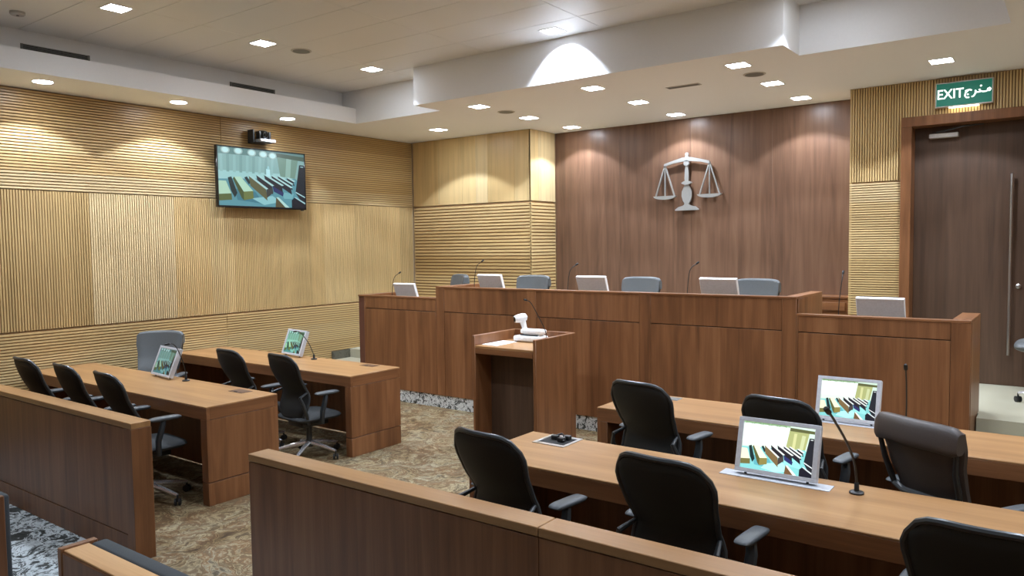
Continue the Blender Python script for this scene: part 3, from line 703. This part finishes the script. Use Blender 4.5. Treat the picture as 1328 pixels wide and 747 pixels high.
TVFLOOR = [([(0, .55), (.88, .46), (1, .6), (1, 1), (0, 1)], (116, 160, 170)), ([(.16, .7), (.4, .74), (.5, .95), (.2, .9)], (84, 132, 146)), ([(.36, .86), (.6, .80), (.7, .90), (.5, .97)], (186, 214, 216)), ([(.70, .72), (.86, .74), (.84, .84), (.74, .84)], (150, 190, 196))]
TVX = [([(.53, .32), (.575, .33), (.575, .46), (.53, .45)], (240, 250, 252)), ([(.545, .27), (.565, .27), (.57, .33), (.54, .33)], (200, 220, 220))]
GLOW = [(.08, .05), (.22, .05), (.37, .06), (.50, .07), (.61, .08)]
def picture(parent, w, h, M, tint, glow, extra=(), gain=1.0, bg=None):
    """flat picture on the screen face: polygons in the plane, a hair apart"""
    bm = bmesh.new(); cl = bm.loops.layers.float_color.new('Col'); lay = [0]
    def put(poly, c, k):
        lay[0] += 1; d = .00012 * lay[0]
        vs = [bm.verts.new(M @ Vector(((a - .5) * w, -d, (.5 - b) * h))) for a, b in poly]
        f = bm.faces.new(vs)
        cc = srgb(*[min(255, x * tint[i]) for i, x in enumerate(c)])
        for l in f.loops: l[cl] = (cc[0] * k, cc[1] * k, cc[2] * k, 1)
    for p, c in ((bg + TVFLOOR + PIC[11:]) if bg else PIC[:7] + PICTOP + PIC[7:]): put(p, c, gain)
    for gx, gy in glow:
        for rr, c in ((.05, (150, 178, 176)), (.036, (196, 226, 224)), (.022, (240, 255, 255))):
            put([(gx + rr * math.cos(2 * math.pi * i / 14), max(0.0, gy + rr * 1.25 * math.sin(2 * math.pi * i / 14))) for i in range(14)], [min(255, x / tint[i]) for i, x in enumerate(c)], gain)
    for p, c in extra: put(p, c, gain)
    bmesh.ops.recalc_face_normals(bm, faces=bm.faces)
    want = (M.to_3x3() @ Vector((0, -1, 0)))
    for f in bm.faces:
        f.normal_update()
        if f.normal.dot(want) < 0: f.normal_flip()
    me = bpy.data.meshes.new('display'); bm.to_mesh(me); bm.free(); me.materials.append(scr_mat)
    o = bpy.data.objects.new('display', me); COL.objects.link(o); o.parent = parent; return o

def popup_screen(label, x, y, z, deg, tilt, w=.41, h=.285, tint=(1, 1, 1), glow=(), gain=1.0, plate=True, plate_dx=0, bg=None):
    t = thing('popup_screen', label, 'screen', (x, y, z), R(deg), 'pop-up screens on the counsel desks')
    Mt = Matrix.Translation((0, 0, .018)) @ Matrix.Rotation(R(-tilt), 4, 'X') @ Matrix.Translation((0, 0, h / 2))
    b = .026
    MB().box(-w / 2, w / 2, -.004, .030, -h / 2, h / 2, .003, M=Mt).build('housing', silver, t)
    fr = MB()
    for a in ((-w / 2, w / 2, h / 2 - b * .8, h / 2), (-w / 2, w / 2, -h / 2, -h / 2 + b * .8), (-w / 2, -w / 2 + b, -h / 2 + b * .8, h / 2 - b * .8), (w / 2 - b, w / 2, -h / 2 + b * .8, h / 2 - b * .8)):
        fr.box(a[0], a[1], -.0125, -.004, a[2], a[3], .0015, M=Mt)
    fr.build('bezel', silver, t)
    picture(t, w - 2 * b, h - 1.6 * b, Mt @ Matrix.Translation((0, -.0042, 0)), tint, glow, gain=gain, bg=bg)
    if plate: MB().box(-w / 2 - .07 + plate_dx, w / 2 + .07 + plate_dx, -.045, .055, 0, .004, .001).build('base_plate', silver, t)
    for s in (-1, 1): MB().tube([(s * (w / 2 - .05), .02, .002), (s * (w / 2 - .05), .022, .04)], .007, 8).build('hinge', frame_plastic, t)
    return t
popup_screen('bright silver pop-up screen on the right front desk, nearest the camera', -1.215, 3.885, .78, 0, 17, w=.415, h=.285, gain=1.25)
popup_screen('bright silver pop-up screen on the far right desk beside the shaded grey chair', -1.205, 5.36, .78, 0, 17, w=.40, h=.29, gain=1.15)
popup_screen('silver pop-up screen on the far left desk before the grey chair', -6.99, 3.80, .78, -6, 22, w=.41, h=.285, tint=(.60, .78, .78), glow=[(.1, .05), (.25, .05), (.4, .06), (.52, .06)], gain=.8, bg=TVBG, plate=False)
popup_screen('silver pop-up screen on the left desk nearest the bench', -7.09, 5.38, .78, -8, 20, w=.40, h=.29, tint=(.68, .92, .84), glow=[(.1, .05), (.25, .05), (.4, .06), (.52, .06)], gain=.9, bg=TVBG, plate=False)

def bench_monitor(label, x, z, w=.41, h=.32, y=7.34, tilt=20):
    t = thing('bench_monitor', label, 'monitor', (x, y, z), 0, 'monitors behind the bench front')
    Mt = Matrix.Translation((0, 0, .02)) @ Matrix.Rotation(R(tilt), 4, 'X') @ Matrix.Translation((0, 0, h / 2))
    MB().box(-w / 2, w / 2, -.018, .018, -h / 2, h / 2, .003, M=Mt).build('housing', silver_back, t)
    e = MB().box(-w / 2 - .001, w / 2 + .001, -.0195, .0195, h / 2 - .010, h / 2 + .002, .001, M=Mt).box(w / 2 - .004, w / 2 + .002, -.0195, .0195, -h / 2, h / 2, .001, M=Mt)
    e.build('edge_trim', white_plastic, t)
    MB().box(-w / 2 + .02, w / 2 - .02, .018, .020, -h / 2 + .02, h / 2 - .02, M=Mt).build('display', lens_mat, t)
    MB().box(-w / 2 - .05, w / 2 + .05, -.05, .05, 0, .004, .001).build('base_plate', silver, t)
    for s in (-1, 1): MB().tube([(s * .12, 0, .002), (s * .12, 0, .04)], .008, 8).build('hinge', frame_plastic, t)
bench_monitor('silver back of the monitor on the lower left bench', -7.10, 1.13, .375, .385)
bench_monitor('silver back of the leftmost monitor on the raised bench', -5.665, 1.25, .355, .40)
bench_monitor('silver back of the middle monitor on the raised bench', -4.255, 1.25, .365, .40)
bench_monitor('silver back of the rightmost monitor on the raised bench, overlapping a chair', -2.815, 1.25, .375, .40)
bench_monitor('silver back of the monitor on the witness stand at the right', -1.36, 1.13, .385, .37)

# television
TV = thing('wall_television', 'large black television high on the ribbed oak wall showing the courtroom', 'television', (-8.645, 6.11, 2.9), R(90))
TW, TH = 1.34, .765          # local: width along +x (world +y), screen faces local -y (world +x)
MB().box(-TW / 2, TW / 2, -.13, -.085, -TH / 2, TH / 2, .004).build('housing', bezel_black, TV)
fr = MB(); b = .016
for a in ((-TW / 2, TW / 2, TH / 2 - b, TH / 2), (-TW / 2, TW / 2, -TH / 2, -TH / 2 + b * 1.5), (-TW / 2, -TW / 2 + b, -TH / 2 + b, TH / 2 - b), (TW / 2 - b, TW / 2, -TH / 2 + b, TH / 2 - b)):
    fr.box(a[0], a[1], -.138, -.13, a[2], a[3], .001)
fr.build('bezel', bezel_black, TV)
TVPIC = picture(TV, TW - 2 * b, TH - 2.5 * b, Matrix.Translation((0, -.1305, b * .25)), (.72, .88, .90), GLOW, TVX, gain=.95, bg=TVBG)
MB().box(-.25, .25, -.085, -.0, -.15, .15, .004).build('wall_mount', black_plastic, TV)
MB().box(.60, .64, -.12, -.10, -TH / 2 - .012, -TH / 2).build('status_sensor', black_plastic, TV)
# conference camera above it
CM = thing('conference_camera', 'black and silver swivel camera on a shelf above the television', 'camera', (-8.64, 6.13, 3.36), R(90))
MB().box(-.15, -.13, -.12, 0, 0, .17, .003).box(-.15, .10, -.17, 0, 0, .012, .003).build('wall_bracket', frame_plastic, CM)
MB().box(-.10, .13, -.21, -.04, .014, .05, .012, 2).build('camera_base', silver, CM)
MB().box(-.09, -.06, -.165, -.085, .05, .15, .008, 2).box(.06, .09, -.165, -.085, .05, .15, .008, 2).build('yoke', black_plastic, CM)
hd = MB().lathe([(.04, -.07), (.052, -.06), (.055, .03), (.045, .05), (.04, .055)], 20, Matrix.Translation((0, -.125, .115)) @ Matrix.Rotation(R(100), 4, 'X')).build('camera_head', black_plastic, CM)
MB().lathe([(.03, .054), (.03, .06), (.02, .062)], 16, Matrix.Translation((0, -.125, .115)) @ Matrix.Rotation(R(100), 4, 'X')).build('lens', lens_mat, hd)

# ------------------------------------------------------------ gooseneck microphones
def mic(label, x, y, z, pts, group, r=.0042, headlen=.045, headr=.009, flare=True):
    t = thing('gooseneck_microphone', label, 'microphone', (x, y, z), 0, group)
    MB().lathe([(.034, 0), (.034, .008), (.028, .012), (.012, .014), (.011, .05), (.007, .055)], 18).build('base', black_plastic, t)
    P = [Vector(p) - Vector((x, y, z)) for p in pts]
    # smooth the polyline
    Q = [P[0]]
    for i in range(1, len(P)):
        for k in range(1, 5):
            u = k / 4; a = P[max(i - 2, 0)]; b_, c = P[i - 1], P[i]; d = P[min(i + 1, len(P) - 1)]
            Q.append(.5 * ((2 * b_) + (c - a) * u + (2 * a - 5 * b_ + 4 * c - d) * u * u + (3 * b_ - a - 3 * c + d) * u ** 3))
    MB().tube(Q, r, 8).build('stem', black_plastic, t)
    dr = (Q[-1] - Q[-3]).normalized(); e = Q[-1]
    MB().tube([e - dr * .004, e + dr * .004, e + dr * headlen * .8, e + dr * headlen], [headr * .6, headr, headr, headr * .6], 12).build('capsule', black_mesh, t)
gd = 'gooseneck microphones on the desks'; gb = 'gooseneck microphones behind the bench'
mic('black gooseneck microphone on the far left desk, bent over the screen', -6.62, 3.84, .78, [(-6.62, 3.84, .83), (-6.62, 3.825, .93), (-6.62, 3.77, 1.08), (-6.62, 3.725, 1.138), (-6.62, 3.69, 1.143)], gd)
mic('black gooseneck microphone on the left desk nearest the bench', -6.68, 5.37, .78, [(-6.68, 5.37, .83), (-6.68, 5.355, .86), (-6.68, 5.30, .97), (-6.68, 5.20, 1.09), (-6.68, 5.15, 1.108)], gd)
mic('black gooseneck microphone on the right front desk, large, beside the bright screen', -.825, 3.895, .78, [(-.825, 3.895, .83), (-.83, 3.86, .94), (-.84, 3.75, 1.06), (-.86, 3.60, 1.19), (-.868, 3.54, 1.235)], gd, .006, .05, .013)
mic('black gooseneck microphone rising behind the shaded grey chair', -.86, 5.44, .78, [(-.86, 5.44, .83), (-.855, 5.42, .95), (-.85, 5.37, 1.09), (-.848, 5.33, 1.18)], gd, .0045, .04, .012)
mic('black gooseneck microphone on the lectern behind the document camera', -4.10, 6.10, 1.022, [(-4.10, 6.10, 1.07), (-4.10, 6.07, 1.18), (-4.10, 5.95, 1.33), (-4.10, 5.84, 1.455), (-4.10, 5.77, 1.485)], 'lectern equipment')
for x, zb, zt, lb in ((-7.42, 1.13, 1.64, 'gooseneck microphone beside the monitor on the lower left bench'), (-5.985, 1.25, 1.80, 'gooseneck microphone at the left end of the raised bench'),
                      (-4.62, 1.25, 1.765, 'gooseneck microphone against the dark wall left of the bench centre'), (-3.18, 1.25, 1.785, 'gooseneck microphone below the scales on the raised bench'),
                      (-1.72, 1.13, 1.70, 'gooseneck microphone on the witness stand before the oak strip')):
    y = 7.30; h = zt - zb
    bx = .02 if zb < 1.2 and x > -2 else .07
    mic(lb, x, y, zb, [(x, y, zb + .05), (x + .005, y + .005, zb + h * .55), (x + .02, y + .03, zb + h * .88), (x + bx, y + .07, zt)], gb, .004, .035, .010)

# ------------------------------------------------------------ desk sockets
def socket_plate(label, x, y, mat):
    t = thing('desk_socket', label, 'socket', (x, y, .78), 0, 'flush cable plates in the desktops')
    MB().box(-.095, .095, -.055, .055, 0, .003, .001).build('plate', mat, t); MB().box(-.08, .08, -.035, .035, .003, .0045).build('lid', mat, t)
    MB().box(-.02, .02, -.05, -.042, .003, .006).build('finger_tab', slot_mat, t)
brownplate = plain('brown_plate', srgb(92, 62, 42), 0.4)
socket_plate('brown flush cable plate near the end of the far left desk', -5.73, 3.815, brownplate)
socket_plate('small brown flush cable plate on the left desk nearest the bench', -5.83, 5.395, brownplate)
socket_plate('grey flush cable plate on the far right desk behind a chair', -2.55, 5.50, grille_mat)
SB = thing('open_socket_box', 'open silver socket box with black plugs on the right front desk', 'socket', (-2.565, 3.925, .78))
a, b = .115, .085
m = MB()
for q in ((-a, a, -.115, -b), (-a, a, b, .115), (-a, -.095, -b, b), (.095, a, -b, b)): m.box(*q, 0, .005, .001)
m.build('rim', steel, SB); MB().box(-.095, .095, -b, b, 0, .0015).build('well', slot_mat, SB)
for i, (x, y) in enumerate(((-.03, .02), (.035, -.01), (.04, .05))): MB().box(x - .022, x + .022, y - .02, y + .02, .001, .03, .006, 2).build('plug', black_plastic, SB)
MB().tube([(-.03, .02, .025), (0, .05, .035), (.03, .03, .03), (.06, -.03, .012)], .006, 8).build('cable', black_plastic, SB)

# ------------------------------------------------------------ scales emblem
SE = thing('scales_emblem', 'silver scales of justice emblem mounted on the dark walnut wall', 'emblem', (-4.19, 9.67, 2.435))
def sp(poly, name, d0=.035, d1=.065, par=SE): return MB().prism(poly, d0, d1, lambda a, b_, d: Vector((a, -d, b_))).build(name, satin, par, False)
def sym(h): return [(x, z) for x, z in h] + [(-x, z) for x, z in reversed(h)]
sp(sym([(.165, 0), (.165, .012), (.12, .045), (.06, .06), (.035, .075), (.03, .095)]), 'pedestal')
sp(sym([(.028, .09), (.055, .13), (.072, .19), (.068, .25), (.04, .31), (.026, .335), (.03, .35), (.022, .37)]), 'urn')
sp(sym([(.028, .34), (.058, .352), (.072, .362), (.05, .378), (.028, .388)]), 'collar', .03, .078)
sp(sym([(.022, .37), (.03, .42), (.026, .50), (.017, .58), (.02, .60)]), 'column')
sp([(.04 * math.cos(2 * math.pi * i / 18), .625 + .038 * math.sin(2 * math.pi * i / 18)) for i in range(18)], 'bead', .03, .075)
sp(sym([(.02, .65), (.026, .70), (.018, .725), (.024, .745), (.012, .765)]), 'finial')
sp([(-.305, .60), (-.325, .612), (-.315, .635), (-.20, .665), (-.06, .70), (.06, .70), (.20, .665), (.315, .635), (.325, .612), (.305, .60), (.19, .632), (.06, .648), (-.06, .648), (-.19, .632)], 'beam', .045, .075)
for s in (-1, 1):
    for dx in (-.135, 0, .135):
        w_ = .0085 if dx else .006; p0, p1 = (s * .315, .618), (s * .315 + dx, .205)
        sp([(p0[0] - w_, p0[1]), (p0[0] + w_, p0[1]), (p1[0] + w_, p1[1]), (p1[0] - w_, p1[1])], 'chain_bar', .04, .062)
    c = s * .315
    sp([(c - .165, .205), (c - .15, .188), (c - .09, .165), (c, .155), (c + .09, .165), (c + .15, .188), (c + .165, .205), (c, .192)] if False else
       [(c + .165 * math.cos(math.pi + math.pi * i / 14), .203 + .048 * math.sin(math.pi + math.pi * i / 14)) for i in range(15)], 'pan', .03, .075)
MB().box(-.02, .02, -.036, 0, .15, .19).box(-.012, .012, -.036, 0, .5, .54).build('stand_off', frame_plastic, SE)

# ------------------------------------------------------------ exit sign
EX = thing('exit_sign', 'green illuminated bilingual exit sign above the walnut door', 'sign', (-.945, 9.05, 3.35))
W2, H2 = .255, .25
MB().box(-W2, W2, -.06, 0, 0, H2, .004).build('housing', pale_metal, EX)
MB().box(-W2 + .012, W2 - .012, -.0615, -.058, .012, H2 - .012).build('green_panel', exit_green, EX)
MB().box(-.13, .13, -.055, -.01, -.008, 0).build('lamp_strip', exit_lamp, EX)
cu = bpy.data.curves.new('exit_text', 'FONT'); cu.body = 'EXIT'; cu.size = .135; cu.extrude = .0008; cu.offset = .0015
to = bpy.data.objects.new('exit_text', cu); COL.objects.link(to); bpy.context.view_layer.update()
me = bpy.data.meshes.new_from_object(to.evaluated_get(bpy.context.evaluated_depsgraph_get())); bpy.data.objects.remove(to)
xs_ = [v.co.x for v in me.vertices]; x_lo, x_hi = min(xs_), max(xs_)
for v in me.vertices:
    x, y, z = v.co; v.co = ((x - x_lo) / (x_hi - x_lo) * .232 - .232, -.0625 - z, y + .085)
me.materials.append(exit_white); lo = bpy.data.objects.new('lettering', me); COL.objects.link(lo); lo.parent = EX
ar = MB()      # Arabic word for exit, as brush strokes read right to left
def stroke(pts, r=.007): ar.tube([(p[0], -.0625, p[1]) for p in pts], r, 6, 1.0)
bl = .118
stroke([(.222, bl + .004), (.232, bl + .020), (.222, bl + .032), (.208, bl + .024), (.205, bl + .006), (.190, bl)])      # meem
stroke([(.225, bl + .006), (.212, bl + .004)])
stroke([(.192, bl), (.168, bl), (.150, bl + .006), (.132, bl + .026), (.150, bl + .034), (.166, bl + .026)])               # khah
stroke([(.150, bl + .006), (.128, bl), (.108, bl + .002), (.100, bl + .022)])
stroke([(.104, bl + .018), (.100, bl - .012), (.086, bl - .034), (.068, bl - .040)])                                      # reh
stroke([(.070, bl + .024), (.052, bl + .034), (.030, bl + .030), (.012, bl + .024)])                                      # jeem
stroke([(.040, bl + .030), (.016, bl + .006), (.010, bl - .022), (.024, bl - .042), (.050, bl - .044)])
ar.lathe([(.0095, 0), (.0095, .003)], 10, Matrix.Translation((.148, -.0615, bl + .060)) @ Matrix.Rotation(R(90), 4, 'X'))
ar.lathe([(.0085, 0), (.0085, .003)], 10, Matrix.Translation((.036, -.0615, bl - .012)) @ Matrix.Rotation(R(90), 4, 'X'))
for v in ar.bm.verts:
    v.co.y = -.0625 + (v.co.y + .0625) * .08
ar.build('lettering', exit_white, EX)
